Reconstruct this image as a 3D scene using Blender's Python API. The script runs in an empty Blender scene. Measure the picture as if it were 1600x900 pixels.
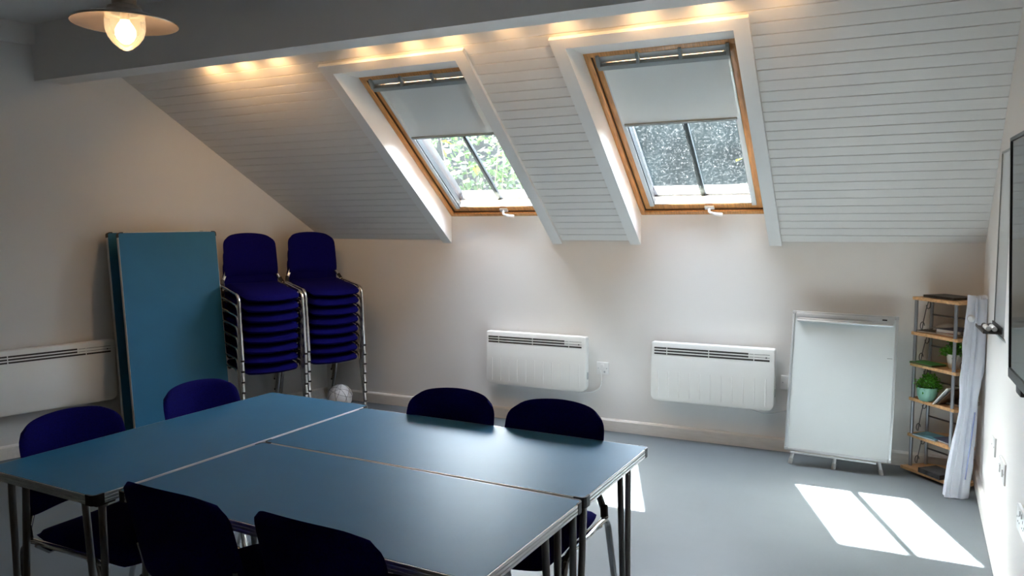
import bpy, bmesh, math, random
from math import sin, cos, tan, pi, radians, sqrt, exp
from mathutils import Vector as V, Matrix as M
random.seed(11)
SC = bpy.context.scene
COL = SC.collection

# ------------------------------------------------------------------ materials
MAT = {}
def mat(name, col, rough=.6, metal=0., spec=.5, noise=None, bump=None, trans=0., emit=None, coat=0., sheen=0.):
    """Procedural Principled material; noise=(scale, amount, stretch) varies the colour, bump=(scale, strength, stretch)."""
    m = bpy.data.materials.new(name); m.use_nodes = True
    nt = m.node_tree; N = nt.nodes; L = nt.links
    b = N['Principled BSDF']
    b.inputs['Base Color'].default_value = (*col, 1)
    b.inputs['Roughness'].default_value = rough
    b.inputs['Metallic'].default_value = metal
    b.inputs['Specular IOR Level'].default_value = spec
    b.inputs['Coat Weight'].default_value = coat
    b.inputs['Sheen Weight'].default_value = sheen
    if emit: 
        b.inputs['Emission Color'].default_value = (*emit[:3], 1); b.inputs['Emission Strength'].default_value = emit[3]
    def tex(scale, stretch):
        tc = N.new('ShaderNodeTexCoord'); mp = N.new('ShaderNodeMapping')
        mp.inputs['Scale'].default_value = stretch
        n = N.new('ShaderNodeTexNoise'); n.inputs['Scale'].default_value = scale; n.inputs['Detail'].default_value = 5
        L.new(tc.outputs['Object'], mp.inputs['Vector']); L.new(mp.outputs[0], n.inputs['Vector'])
        return n
    if noise:
        n = tex(noise[0], noise[2] if len(noise) > 2 else (1, 1, 1))
        r = N.new('ShaderNodeValToRGB')
        a = noise[1]
        r.color_ramp.elements[0].position = .3; r.color_ramp.elements[1].position = .7
        r.color_ramp.elements[0].color = (*[max(0, c*(1-a)) for c in col], 1)
        r.color_ramp.elements[1].color = (*[min(1, c*(1+a)) for c in col], 1)
        L.new(n.outputs['Fac'], r.inputs[0]); L.new(r.outputs[0], b.inputs['Base Color'])
    if bump:
        n = tex(bump[0], bump[2] if len(bump) > 2 else (1, 1, 1))
        bp = N.new('ShaderNodeBump'); bp.inputs['Strength'].default_value = bump[1]; bp.inputs['Distance'].default_value = .01
        L.new(n.outputs['Fac'], bp.inputs['Height']); L.new(bp.outputs[0], b.inputs['Normal'])
    if trans:
        t = N.new('ShaderNodeBsdfTranslucent'); t.inputs[0].default_value = (*col, 1)
        mx = N.new('ShaderNodeMixShader'); mx.inputs[0].default_value = trans
        L.new(b.outputs[0], mx.inputs[1]); L.new(t.outputs[0], mx.inputs[2])
        L.new(mx.outputs[0], N['Material Output'].inputs[0])
    MAT[name] = m
    return m

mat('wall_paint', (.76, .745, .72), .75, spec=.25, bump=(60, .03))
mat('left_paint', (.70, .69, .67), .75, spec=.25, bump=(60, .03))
mat('board_paint', (.78, .755, .725), .5, spec=.4, bump=(30, .02, (.3, 3, 3)))
mat('trim_paint', (.82, .815, .80), .35, spec=.45)
mat('skirt_paint', (.74, .70, .65), .4, spec=.4, noise=(14, .05, (1, 6, 6)))
mat('ceiling_paint', (.76, .755, .745), .8, spec=.2)
mat('beam_paint', (.76, .75, .735), .6, spec=.3)
mat('rear_paint', (.74, .735, .72), .8, spec=.2)
mat('floor_vinyl', (.112, .130, .146), .42, spec=.4, noise=(3, .06), bump=(120, .02))
mat('pine', (.60, .28, .09), .35, spec=.5, noise=(9, .28, (14, 1.2, 14)), coat=.15)
mat('groove', (.10, .045, .015), .7)
mat('alu', (.62, .64, .65), .35, metal=.85, noise=(40, .06, (1, 20, 20)))
mat('rail_white', (.58, .61, .61), .45)
mat('bead_white', (.80, .74, .66), .4)
mat('cassette_grey', (.30, .33, .33), .45)
mat('dark_bar', (.035, .04, .042), .4)
mat('blind', (.80, .82, .80), .8, spec=.1, trans=0)
mat('laminate', (.022, .150, .28), .43, spec=.28, noise=(5, .05))
mat('ply', (.10, .085, .07), .6)
mat('table_edge', (.74, .74, .73), .4, metal=.7)
mat('black_plastic', (.012, .012, .014), .45)
mat('table_steel', (.24, .235, .23), .38, metal=.6)
mat('chrome', (.62, .62, .61), .18, metal=1.0)
mat('fabric', (.005, .004, .088), .95, spec=.05, noise=(220, .25), bump=(300, .15))
mat('heater', (.80, .80, .77), .35, spec=.5)
mat('heater_dark', (.035, .033, .03), .6)
mat('cable_white', (.70, .70, .68), .5)
mat('plate_white', (.80, .80, .79), .3)
mat('ball', (.72, .72, .70), .5, noise=(6, .15))
mat('ball_seam', (.07, .07, .07), .6)
mat('flip_frame', (.60, .62, .63), .35, metal=.55)
mat('whiteboard', (.66, .705, .71), .16, spec=.5, noise=(2.5, .02))
mat('grey_plastic', (.42, .43, .44), .5)
mat('shelf_wood', (.62, .36, .17), .5, noise=(7, .22, (2, 12, 12)))
mat('shelf_steel', (.33, .34, .36), .35, metal=.75)
mat('wire', (.12, .12, .125), .4, metal=.6)
mat('leaf_green', (.07, .29, .02), .45, trans=.2, noise=(25, .6))
mat('leaf_sun', (.026, .058, .016), .5, trans=.4, noise=(4, .7))
mat('leaf_yellow', (.12, .13, .006), .5, trans=.5, noise=(4, .2))
mat('bark', (.05, .04, .03), .9)
mat('pot_green', (.19, .40, .31), .35)
mat('pot_white', (.66, .65, .62), .35)
mat('soil', (.03, .02, .015), .9)
mat('green_cover', (.05, .24, .05), .5)
mat('dark_cover', (.03, .03, .032), .5, noise=(30, .8))
mat('paper', (.66, .65, .62), .7)
mat('blue_cover', (.10, .27, .33), .4, noise=(18, .6))
mat('navy_cover', (.05, .06, .12), .45, noise=(25, .5))
mat('red_cover', (.36, .10, .05), .5)
mat('brown_cover', (.10, .055, .03), .5)
mat('sheet', (.74, .78, .86), .35, spec=.5, trans=.12, noise=(7, .07), bump=(16, .4))
mat('sheet_blue', (.22, .27, .48), .5)
mat('clear_knob', (.8, .83, .86), .12, spec=.8)
mat('screen', (.035, .045, .045), .08, spec=.6)
mat('tv_bezel', (.02, .021, .023), .35)
mat('lamp_metal', (.50, .40, .33), .33, metal=.9, noise=(8, .15))
mat('bulb_glow', (1, .8, .5), .5, emit=(1., .62, .28, 1.6))
mat('fairy_glow', (1, .8, .5), .5, emit=(1., .62, .28, 6.))
mat('bank', (.03, .037, .03), .95, spec=.1, noise=(2.2, .5), bump=(3, .6))
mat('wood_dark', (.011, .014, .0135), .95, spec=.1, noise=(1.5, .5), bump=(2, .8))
mat('flashing', (.024, .019, .018), .6, noise=(30, .2))

def glassy(name, tint, gloss, speck=None):
    """thin pane: transparent with a little mirror; speck adds dust and rain spots that scatter light."""
    m = bpy.data.materials.new(name); m.use_nodes = True
    nt = m.node_tree; N = nt.nodes; L = nt.links
    N.remove(N['Principled BSDF'])
    t = N.new('ShaderNodeBsdfTransparent'); t.inputs[0].default_value = (*tint, 1)
    g = N.new('ShaderNodeBsdfGlossy'); g.inputs['Roughness'].default_value = .03
    lw = N.new('ShaderNodeLayerWeight'); lw.inputs['Blend'].default_value = gloss
    mx = N.new('ShaderNodeMixShader')
    L.new(lw.outputs['Fresnel'], mx.inputs[0]); L.new(t.outputs[0], mx.inputs[1]); L.new(g.outputs[0], mx.inputs[2])
    out = mx
    if speck:
        tc = N.new('ShaderNodeTexCoord')
        def spots(scale, lo, hi, stretch=(1, 1, 1)):
            mp = N.new('ShaderNodeMapping'); mp.inputs['Scale'].default_value = stretch
            v = N.new('ShaderNodeTexVoronoi'); v.inputs['Scale'].default_value = scale
            r = N.new('ShaderNodeMapRange'); r.inputs[1].default_value = lo; r.inputs[2].default_value = hi
            r.inputs[3].default_value = 1; r.inputs[4].default_value = 0
            L.new(tc.outputs['Object'], mp.inputs[0]); L.new(mp.outputs[0], v.inputs['Vector']); L.new(v.outputs['Distance'], r.inputs[0])
            return r.outputs[0]
        def rare(scale, thr):
            n = N.new('ShaderNodeTexNoise'); n.inputs['Scale'].default_value = scale; n.inputs['Detail'].default_value = 3
            r = N.new('ShaderNodeMapRange'); r.inputs[1].default_value = thr; r.inputs[2].default_value = thr+.14
            L.new(tc.outputs['Object'], n.inputs['Vector']); L.new(n.outputs['Fac'], r.inputs[0])
            return r.outputs[0]
        def math_(op, a, b):
            q = N.new('ShaderNodeMath'); q.operation = op
            for i, s in enumerate((a, b)):
                if isinstance(s, (int, float)): q.inputs[i].default_value = s
                else: L.new(s, q.inputs[i])
            return q.outputs[0]
        big = math_('MULTIPLY', spots(90, .10, .28), rare(26, .55))
        small = math_('MULTIPLY', spots(230, .12, .40), rare(60, .46))
        f = math_('ADD', math_('MULTIPLY', big, speck[0]), math_('MULTIPLY', small, speck[1]))
        f = math_('MINIMUM', math_('ADD', f, speck[2]), .9)
        tr = N.new('ShaderNodeBsdfTranslucent'); tr.inputs[0].default_value = (.85, .88, .9, 1)
        m2 = N.new('ShaderNodeMixShader')
        L.new(f, m2.inputs[0]); L.new(mx.outputs[0], m2.inputs[1]); L.new(tr.outputs[0], m2.inputs[2])
        out = m2
    L.new(out.outputs[0], N['Material Output'].inputs[0])
    MAT[name] = m
glassy('pane_clean', (.93, .96, .95), .12, (.05, .02, .0015))
glassy('pane_dusty', (.90, .94, .94), .12, (.09, .035, .0004))
glassy('globe_glass', (1., .95, .88), .25, (0, 0, .11))

# ------------------------------------------------------------------ mesh building
class MB:
    def __init__(s): s.bm = bmesh.new()
    def _add(s, b, mtx=None):
        if mtx is not None: bmesh.ops.transform(b, matrix=mtx, verts=b.verts)
        me = bpy.data.meshes.new('t'); b.to_mesh(me); b.free(); s.bm.from_mesh(me); bpy.data.meshes.remove(me); return s
    def box(s, x0, x1, y0, y1, z0, z1, bev=0., mtx=None, seg=2):
        b = bmesh.new(); bmesh.ops.create_cube(b, size=1)
        bmesh.ops.transform(b, matrix=M.Translation(((x0+x1)/2, (y0+y1)/2, (z0+z1)/2)) @ M.Diagonal((abs(x1-x0), abs(y1-y0), abs(z1-z0), 1)), verts=b.verts)
        if bev: bmesh.ops.bevel(b, geom=list(b.edges), offset=bev, segments=seg, profile=.6, affect='EDGES')
        return s._add(b, mtx)
    def prism(s, pts, h0, h1, bev=0., mtx=None, axis='z'):
        """polygon pts (a,b) extruded h0..h1 along axis: z -> (a,b,h), x -> (h,a,b), y -> (a,h,b)"""
        b = bmesh.new()
        f = {'z': lambda a, c, h: (a, c, h), 'x': lambda a, c, h: (h, a, c), 'y': lambda a, c, h: (a, h, c)}[axis]
        lo = [b.verts.new(f(*p, h0)) for p in pts]; hi = [b.verts.new(f(*p, h1)) for p in pts]
        b.faces.new(lo[::-1]); b.faces.new(hi)
        n = len(pts)
        for i in range(n): b.faces.new((lo[i], lo[(i+1) % n], hi[(i+1) % n], hi[i]))
        bmesh.ops.recalc_face_normals(b, faces=b.faces)
        if bev: bmesh.ops.bevel(b, geom=[e for e in b.edges if e.is_manifold and e.calc_face_angle() > .5], offset=bev, segments=2, profile=.6, affect='EDGES')
        return s._add(b, mtx)
    def hexa(s, lo, hi):
        """solid from two matching 3-D polygons"""
        b = bmesh.new(); a = [b.verts.new(p) for p in lo]; c = [b.verts.new(p) for p in hi]; n = len(a)
        b.faces.new(a[::-1]); b.faces.new(c)
        for i in range(n): b.faces.new((a[i], a[(i+1) % n], c[(i+1) % n], c[i]))
        bmesh.ops.recalc_face_normals(b, faces=b.faces)
        return s._add(b)
    def tube(s, pts, r, seg=10, oval=None, cap=True, up=None):
        """swept tube; r number or list; oval=(ra, rb) with ra along 'up' x tangent"""
        pts = [V(p) for p in pts]; n = len(pts); b = bmesh.new(); rings = []
        u0 = V(up) if up else None
        prev = None
        for i, p in enumerate(pts):
            t = (pts[min(i+1, n-1)]-pts[max(i-1, 0)]).normalized()
            if u0: a = u0
            elif prev is None: a = V((0, 0, 1)) if abs(t.z) < .9 else V((1, 0, 0))
            else: a = prev
            a = (a - t*a.dot(t)).normalized(); prev = a; c = t.cross(a)
            ri = r[i] if isinstance(r, (list, tuple)) else r
            ra, rb = (oval if oval else (ri, ri))
            rings.append([b.verts.new(p + a*ra*cos(2*pi*k/seg) + c*rb*sin(2*pi*k/seg)) for k in range(seg)])
        for i in range(n-1):
            for k in range(seg): b.faces.new((rings[i][k], rings[i][(k+1) % seg], rings[i+1][(k+1) % seg], rings[i+1][k]))
        if cap: b.faces.new(rings[0][::-1]); b.faces.new(rings[-1])
        bmesh.ops.recalc_face_normals(b, faces=b.faces)
        return s._add(b)
    def lathe(s, prof, seg=32, mtx=None):
        b = bmesh.new(); rings = []
        for r, z in prof:
            rings.append([b.verts.new((max(r, 1e-5)*cos(2*pi*k/seg), max(r, 1e-5)*sin(2*pi*k/seg), z)) for k in range(seg)])
        for i in range(len(prof)-1):
            for k in range(seg): b.faces.new((rings[i][k], rings[i][(k+1) % seg], rings[i+1][(k+1) % seg], rings[i+1][k]))
        bmesh.ops.remove_doubles(b, verts=b.verts, dist=1e-4)
        bmesh.ops.recalc_face_normals(b, faces=b.faces)
        return s._add(b, mtx)
    def pillow(s, fn, nu=20, nv=16):
        """closed padded slab; fn(u,v,side) -> point, u,v in -1..1, side +1/-1; the two sides meet on the rim"""
        b = bmesh.new(); G = {}
        for side in (1, -1):
            for i in range(nu+1):
                for j in range(nv+1):
                    rim = i in (0, nu) or j in (0, nv)
                    if rim and side == -1: G[side, i, j] = G[1, i, j]; continue
                    G[side, i, j] = b.verts.new(fn(-1+2*i/nu, -1+2*j/nv, side))
        for side in (1, -1):
            for i in range(nu):
                for j in range(nv):
                    q = [G[side, i, j], G[side, i+1, j], G[side, i+1, j+1], G[side, i, j+1]]
                    b.faces.new(q if side == 1 else q[::-1])
        bmesh.ops.recalc_face_normals(b, faces=b.faces)
        return s._add(b)
    def leaf(s, p, d, size, nrm, wide=.45):
        d = V(d).normalized(); n = V(nrm); n = (n-d*n.dot(d)); n = n.normalized() if n.length > 1e-4 else V((0, 0, 1)); w = d.cross(n)
        p = V(p); q = [p, p+d*size*.45+w*size*wide+n*size*.08, p+d*size-n*size*.1, p+d*size*.45-w*size*wide+n*size*.08]
        v = [s.bm.verts.new(x) for x in q]; s.bm.faces.new((v[0], v[1], v[2])); s.bm.faces.new((v[0], v[2], v[3])); return s
    def build(s, name, material, parent=None, smooth=True, loc=None, rot=None):
        me = bpy.data.meshes.new(name); s.bm.to_mesh(me); s.bm.free()
        o = bpy.data.objects.new(name, me); COL.objects.link(o)
        me.materials.append(MAT[material] if isinstance(material, str) else material)
        if smooth:
            for p in me.polygons: p.use_smooth = True
            try: me.set_sharp_from_angle(angle=radians(38))
            except Exception: pass
        if parent: o.parent = parent
        if loc is not None: o.location = loc
        if rot is not None: o.rotation_euler = rot
        return o

def empty(name, loc=(0, 0, 0), rot=(0, 0, 0), label=None, cat=None, group=None, kind=None):
    o = bpy.data.objects.new(name, None); COL.objects.link(o); o.location = loc; o.rotation_euler = rot; o.empty_display_size = .1
    return tag(o, label, cat, group, kind)
def tag(o, label=None, cat=None, group=None, kind=None):
    if label: o['label'] = label
    if cat: o['category'] = cat
    if group: o['group'] = group
    if kind: o['kind'] = kind
    return o
def dup(root, loc, rot, label, group=None):
    r = root.copy(); COL.objects.link(r); r.location = loc; r.rotation_euler = rot; r['label'] = label
    if group: r['group'] = group
    for ch in list(root.children):
        c = ch.copy(); COL.objects.link(c); c.parent = r
        for g in list(ch.children):
            d = g.copy(); COL.objects.link(d); d.parent = c
    return r
def arc(pts, r, n=5):
    """round the corners of a polyline"""
    pts = [V(p) for p in pts]; out = [pts[0]]
    for i in range(1, len(pts)-1):
        a, b, c = pts[i-1], pts[i], pts[i+1]
        d1 = (a-b); d2 = (c-b); k = min(r, d1.length*.49, d2.length*.49)
        p0 = b+d1.normalized()*k; p2 = b+d2.normalized()*k
        for j in range(n+1):
            t = j/n; out.append(p0*(1-t)**2+b*2*t*(1-t)+p2*t*t)
    out.append(pts[-1]); return out

# ------------------------------------------------------------------ room numbers (metres; back wall y=0, right wall x~0, floor z=0)
SL = .6532; TS = tan(SL); CS, SS = cos(SL), sin(SL)
ZK = 1.316; XL = -4.6575; LSK = .3245; RSK = .025
ZC = 2.677; YTOP = -(ZC-ZK)/TS; YR = -8.2
TH = .703
def lx(y): return XL+LSK*y
def rx(y): return RSK*y
def slz(y): return ZK-y*TS
WIN = [(-3.03, 'window_1'), (-1.567, 'window_2')]
OH = .412; ZW = 1.49; ZT = 2.335; YT = -(ZT-ZK)/TS   # opening half width, sill height, head height

def struct(o): return tag(o, kind='structure')
# floor
struct(MB().hexa([(lx(.1), .1, -.1), (.1, .1, -.1), (rx(YR)+.1, YR, -.1), (lx(YR)-.1, YR, -.1)],
                 [(lx(.1)-.1, .1, 0), (.1, .1, 0), (rx(YR)+.1, YR, 0), (lx(YR)-.1, YR, 0)]).build('floor', 'floor_vinyl', smooth=False))
# back wall: knee wall plus the pieces that carry on up to each window sill
w = MB(); w.prism([(0, 0), (0, ZK), (.012, ZK+.035), (.09, ZK-.03), (.09, 0)], lx(0)-.05, .05, axis='x')
for xc, _ in WIN: w.prism([(0, ZK), (0, ZW), (.10, ZW-.085), (.10, ZK-.06)], xc-OH, xc+OH, axis='x')
struct(w.build('wall_back', 'wall_paint', smooth=False))
# side walls
def side(f, out, name, m):
    prof = [(.05, 0), (.05, ZK+.05), (YTOP, ZC+.06), (YR, ZC+.06), (YR, 0)]
    lo = [(f(y), y, z) for y, z in prof]; hi = [(f(y)+out, y, z) for y, z in prof]
    struct(MB().hexa(lo, hi).build(name, m, smooth=False))
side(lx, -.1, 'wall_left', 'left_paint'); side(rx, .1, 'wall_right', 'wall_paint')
struct(MB().box(lx(YR), rx(YR), YR-.1, YR, 0, ZC).build('wall_rear', 'rear_paint', smooth=False))
struct(MB().hexa([(lx(YTOP), YTOP, ZC), (rx(YTOP), YTOP, ZC), (rx(YR), YR, ZC), (lx(YR), YR, ZC)],
                 [(lx(YTOP), YTOP, ZC+.1), (rx(YTOP), YTOP, ZC+.1), (rx(YR), YR, ZC+.1), (lx(YR), YR, ZC+.1)]).build('ceiling', 'ceiling_paint', smooth=False))
# sloped ceiling: real tongue-and-groove boards
S_TOP = -YTOP/CS; S_OPEN = -YT/CS
pitch = .0702; gw, gd = .0045, .006
sb = bmesh.new()
svals = []; s_ = 0.
while s_ < S_TOP-1e-6:
    e = min(s_+pitch, S_TOP)
    svals += [(s_, gd if s_ else 0), (s_+.0004, gd), (s_+gw*.6, 0), (e-gw*.6, 0), (e-.0004, gd)]
    s_ = e
svals.append((S_TOP, 0))
fine = []
for a, b in zip(svals, svals[1:]):
    fine.append(a)
    if a[0] < S_OPEN < b[0]: fine.append((S_OPEN, a[1]+(b[1]-a[1])*(S_OPEN-a[0])/(b[0]-a[0])))
fine.append(svals[-1])
xcuts = [None, WIN[0][0]-OH, WIN[0][0]+OH, WIN[1][0]-OH, WIN[1][0]+OH, None]
grid = []
for s_, d in fine:
    y = -s_*CS+d*SS; z = ZK+s_*SS+d*CS
    grid.append([sb.verts.new((lx(y) if i == 0 else rx(y) if i == 5 else xcuts[i], y, z)) for i in range(6)])
for j in range(len(fine)-1):
    for i in range(5):
        if i in (1, 3) and fine[j+1][0] <= S_OPEN+1e-6: continue
        sb.faces.new((grid[j][i], grid[j+1][i], grid[j+1][i+1], grid[j][i+1]))
# backing so the roof has thickness
for i in range(5):
    ys = [(0, S_TOP)] if i not in (1, 3) else [(S_OPEN, S_TOP)]
    for s0, s1 in ys:
        q = []
        for s_, ii in ((s0, i), (s1, i), (s1, i+1), (s0, i+1)):
            y = -s_*CS+.03*SS; z = ZK+s_*SS+.03*CS
            q.append(sb.verts.new((lx(y)-.05 if ii == 0 else rx(y)+.05 if ii == 5 else xcuts[ii], y, z)))
        sb.faces.new(q)
mb = MB(); mb.bm.free(); mb.bm = sb
struct(mb.build('ceiling_sloped', 'board_paint', smooth=False))
# purlin beam and a boxed-in beam end along the left wall
BY0, BY1, BZ = -1.936, -1.775, 2.336
struct(MB().hexa([(lx(BY0), BY0, BZ), (rx(BY0), BY0, BZ), (rx(BY1), BY1, BZ), (lx(BY1), BY1, BZ)],
                 [(lx(BY0), BY0, ZC), (rx(BY0), BY0, ZC), (rx(BY1), BY1, ZC), (lx(BY1), BY1, ZC)]).build('trim_1', 'beam_paint', smooth=False))
struct(MB().hexa([(lx(-2.0)+.0, -1.94, 2.555), (lx(-2.0)+.06, -1.94, 2.555), (lx(-5)+.06, -5, 2.555), (lx(-5), -5, 2.555)],
                 [(lx(-2.0)+.0, -1.94, ZC), (lx(-2.0)+.06, -1.94, ZC), (lx(-5)+.06, -5, ZC), (lx(-5), -5, ZC)]).build('trim_2', 'beam_paint', smooth=False))
# skirting boards
def skirt(name, a, b, off, h=.085):
    a, b = V((*a, 0)), V((*b, 0)); n = V((*off, 0))
    pf = [(0, 0), (1, 0), (1, h-.012), (.55, h), (0, h)]
    struct(MB().hexa([a+n*p+V((0, 0, q)) for p, q in pf], [b+n*p+V((0, 0, q)) for p, q in pf]).build(name, 'skirt_paint' if name != 'baseboard_right' else 'trim_paint', smooth=False))
skirt('baseboard_back', (lx(0), 0), (0, 0), (0, -.016))
skirt('baseboard_left', (lx(0), 0), (lx(YR), YR), (.016, -.005))
skirt('baseboard_right', (0, 0), (rx(YR), YR), (-.018, 0))

# ------------------------------------------------------------------ roof windows
def add_window(xc, name, puckered, pane):
    R = empty(name, (xc, 0, ZW), (pi-SL, 0, 0), kind='structure')
    inv = R.matrix_basis.inverted()
    # casing boards round the opening, on the slope; world coordinates -> local
    def loc(m):
        bmesh.ops.transform(m.bm, matrix=inv, verts=m.bm.verts); return m
    def sp(x, s, d): return (x, -s*CS-d*SS, ZK+s*SS-d*CS)      # point on slope, d proud of it into the room
    cw = .073; t = .022; S1 = S_OPEN+.062
    c = MB()
    for sg in (-1, 1):
        x0, x1 = xc+sg*OH, xc+sg*(OH+cw)
        c.hexa([sp(x0, 0, 0), sp(x1, 0, 0), sp(x1, S1, 0), sp(x0, S_OPEN, 0)], [sp(x0, -.012, t), sp(x1, -.012, t), sp(x1, S1, t), sp(x0, S_OPEN, t)])
    c.hexa([sp(xc-OH, S_OPEN, 0), sp(xc+OH, S_OPEN, 0), sp(xc+OH+cw, S1, 0), sp(xc-OH-cw, S1, 0)],
           [sp(xc-OH, S_OPEN, t), sp(xc+OH, S_OPEN, t), sp(xc+OH+cw, S1, t), sp(xc-OH-cw, S1, t)])
    loc(c).build('casing', 'trim_paint', R, smooth=False)
    # lining: two triangular cheeks and the level head board
    l = MB(); yw = lambda z: -(z-ZW)/TS
    for sg in (-1, 1):
        tri = [(0, ZK), (YT, ZT), (yw(ZT)+.036, ZT+.048), (.036, ZW+.048)]
        xa, xb = xc+sg*OH, xc+sg*(OH+.02)
        l.hexa([(xa, y, z) for y, z in tri], [(xb, y, z) for y, z in tri])
    l.hexa([(xc-OH, YT, ZT), (xc+OH, YT, ZT), (xc+OH, yw(ZT)+.03, ZT), (xc-OH, yw(ZT)+.03, ZT)],
           [(xc-OH, YT, ZT+.02), (xc+OH, YT, ZT+.02), (xc+OH, yw(ZT)+.03, ZT+.02), (xc-OH, yw(ZT)+.03, ZT+.02)])
    loc(l).build('lining', 'trim_paint', R, smooth=False)
    Ht = -yw(ZT)/CS     # slope length of the frame
    W = OH-.0005
    def ring(m, a, b0, b1, wid, z0, z1, bev=.003, wb=None, wt=None):
        m.box(-a, -a+wid, b0, b1, z0, z1, bev); m.box(a-wid, a, b0, b1, z0, z1, bev)
        m.box(-a+wid, a-wid, b0, b0+(wb or wid), z0, z1, bev); m.box(-a+wid, a-wid, b1-(wt or wid), b1, z0, z1, bev)
    f = MB(); ring(f, W, .0, Ht, .031, -.10, .0); f.build('frame', 'pine', R)
    g = MB(); ring(g, W-.030, .030, Ht-.030, .005, -.09, -.012, 0); g.build('groove', 'groove', R, smooth=False)
    s = MB(); ring(s, W-.036, .036, Ht-.036,   .044, -.088, -.020, wb=.044, wt=.06); sash = s.build('sash', 'pine', R)
    gx = W-.098; gb, gtp = .084, Ht-.095
    b = MB()
    # the ledge at the foot of the glass, which catches the sun
    b.box(-gx, gx, gb-.002, gb+.006, -.080, -.0215)
    b.build('bead', 'bead_white', R, smooth=False)
    MB().box(-gx, gx, gb, gtp, -.084, -.080).build('pane', pane, R, smooth=False)
    MB().box(-.016, .016, gb, gtp, -.108, -.086, .002).build('glazing_bar', 'dark_bar', R)
    e = MB(); ring(e, W+.04, -.04, Ht+.06, .115, -.17, -.094, .004, wb=.132); e.build('cladding', 'flashing', R)
    # side rails, blind cassette, brackets and cloth
    r = MB(); ex = W-.074
    for sg in (-1, 1):
        r.box(sg*ex, sg*(ex-.028), .075, Ht-.08, -.028, -.010, .002)
        r.box(sg*(ex-.022), sg*(ex-.028), .075, Ht-.08, -.060, -.012, .001)
    r.build('blind_rail', 'rail_white', R)
    d = MB(); d.box(-gx, -gx+.008, gb, gtp, -.06, -.02); d.box(gx-.008, gx, gb, gtp, -.06, -.02); d.build('seal', 'dark_bar', R, smooth=False)
    vt = Ht-.105
    k = MB(); k.box(-ex-.008, ex+.008, vt, vt+.03, -.004, .026, .005); k.build('blind_cassette', 'cassette_grey', R)
    for bx in (-ex, -ex*.36, ex*.30, ex):
        MB().prism([(vt+.02, .0), (vt+.085, -.004), (vt+.085, .012), (vt+.03, .032)], bx-.008, bx+.008, axis='x').build('bracket', 'cassette_grey', R, smooth=False)
    MB().box(-ex, ex, vt+.034, vt+.07, -.008, -.004).build('headband', 'rail_white', R, smooth=False)
    vb = .845
    cl = bmesh.new(); nu, nv = 30, 24; P = []
    for i in range(nu+1):
        col = []
        for j in range(nv+1):
            u = -1+2*i/nu; v = j/nv
            x = u*(ex-.010); y = vb+(vt+.01-vb)*v; z = -.006
            if puckered:
                side_ = max(0, abs(u)-.45)/.55
                z += .034*exp(-((abs(u)-.86)/.10)**2)*sin(pi*min(1, v*1.02))+.008*sin(u*3+1)*sin(pi*v)
                if u > .5: z += .034*exp(-((v-.10-(u-.7)*.5)/.10)**2)*(u-.5)
                x *= 1-.02*sin(pi*v)
            col.append(cl.verts.new((x, y, z)))
        P.append(col)
    for i in range(nu):
        for j in range(nv): cl.faces.new((P[i][j], P[i+1][j], P[i+1][j+1], P[i][j+1]))
    mm = MB(); mm.bm.free(); mm.bm = cl
    bl = mm.build('blind', 'blind', R)
    MB().box(-ex+.02, ex-.02, vb-.012, vb+.004, -.014, .004, .003).build('bottom_bar', 'cassette_grey', bl)
    # lever handle on the bottom rail
    h = MB(); h.box(-.03, .03, .048, .078, -.008, .006, .003)
    h.tube(arc([(.0, .062, .0), (.0, .058, .035), (.075, .045, .042)], .02), .0085, 8)
    h.tube([(.03, .05, .04), (.085, .043, .042)], .011, 8)
    h.build('handle', 'plate_white', R, loc=(.045, -.008, -.012))
    return R
add_window(*WIN[0], True, 'pane_clean')
add_window(*WIN[1], False, 'pane_dusty')

# ------------------------------------------------------------------ fairy lights tucked behind the beam
ft = empty('light_string', (0, -1.530, 2.428), label='string of warm bulbs tucked behind the white ceiling beam', cat='lights')
xs = [-4.30, -4.04, -3.78, -3.154, -2.832, -2.586, -2.25, -1.952, -1.557, -1.245, -.94]
MB().tube([(x, -.012, .022-.003*((i*7) % 3)) for i, x in enumerate([-4.5]+xs+[-.7])], .003, 6).build('wire', 'black_plastic', ft)
PW = [1.4, 1.5, 1.2, .75, 1.0, .9, .4, .75, 1.0, 1.25, .4]
for x, pw in zip(xs, PW):
    bb = MB().lathe([(0, -.018), (.006, -.014), (.008, -.004), (.006, .006), (.004, .012), (0, .012)], 10).build('bulb', 'fairy_glow', ft, loc=(x, -.012, .01))
    ld = bpy.data.lights.new('bulb_light', 'SPOT'); ld.spot_size = radians(165); ld.spot_blend = 1.; ld.energy = .27*pw; ld.color = (1, .60, .27); ld.shadow_soft_size = .012
    lo = bpy.data.objects.new('bulb_light', ld); COL.objects.link(lo); lo.parent = ft; lo.location = (x, -.02, -.02); lo.rotation_euler = V((0, CS*.93-SS*.34, -SS*.93-CS*.34)).to_track_quat('-Z', 'Y').to_euler()

# ------------------------------------------------------------------ pendant lamp
LP = V((-2.65, -3.345, 2.082)); LS = .885; LH = (ZC-LP.z)/LS
lr = empty('pendant_lamp', LP, label='copper brown ship-style pendant lamp with lit glass globe', cat='lamp'); lr.scale = (LS, LS, LS)
MB().lathe([(.045, .045), (.062, .040), (.075, .033), (.172, .002), (.176, -.004), (.174, -.006), (.168, -.002), (.075, .026), (.055, .030), (.045, .030)], 48).build('shade', 'lamp_metal', lr)
MB().lathe([(0, .15), (.03, .15), (.034, .14), (.040, .10), (.040, .06), (.055, .052), (.058, .04), (0, .04)], 32).build('cap', 'lamp_metal', lr)
MB().tube([(0, 0, .14), (0, 0, LH-.02)], .007, 10).build('rod', 'lamp_metal', lr)
MB().lathe([(0, LH), (.05, LH), (.05, LH-.02), (.012, LH-.035), (0, LH-.035)], 24).build('ceiling_rose', 'lamp_metal', lr)
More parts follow.
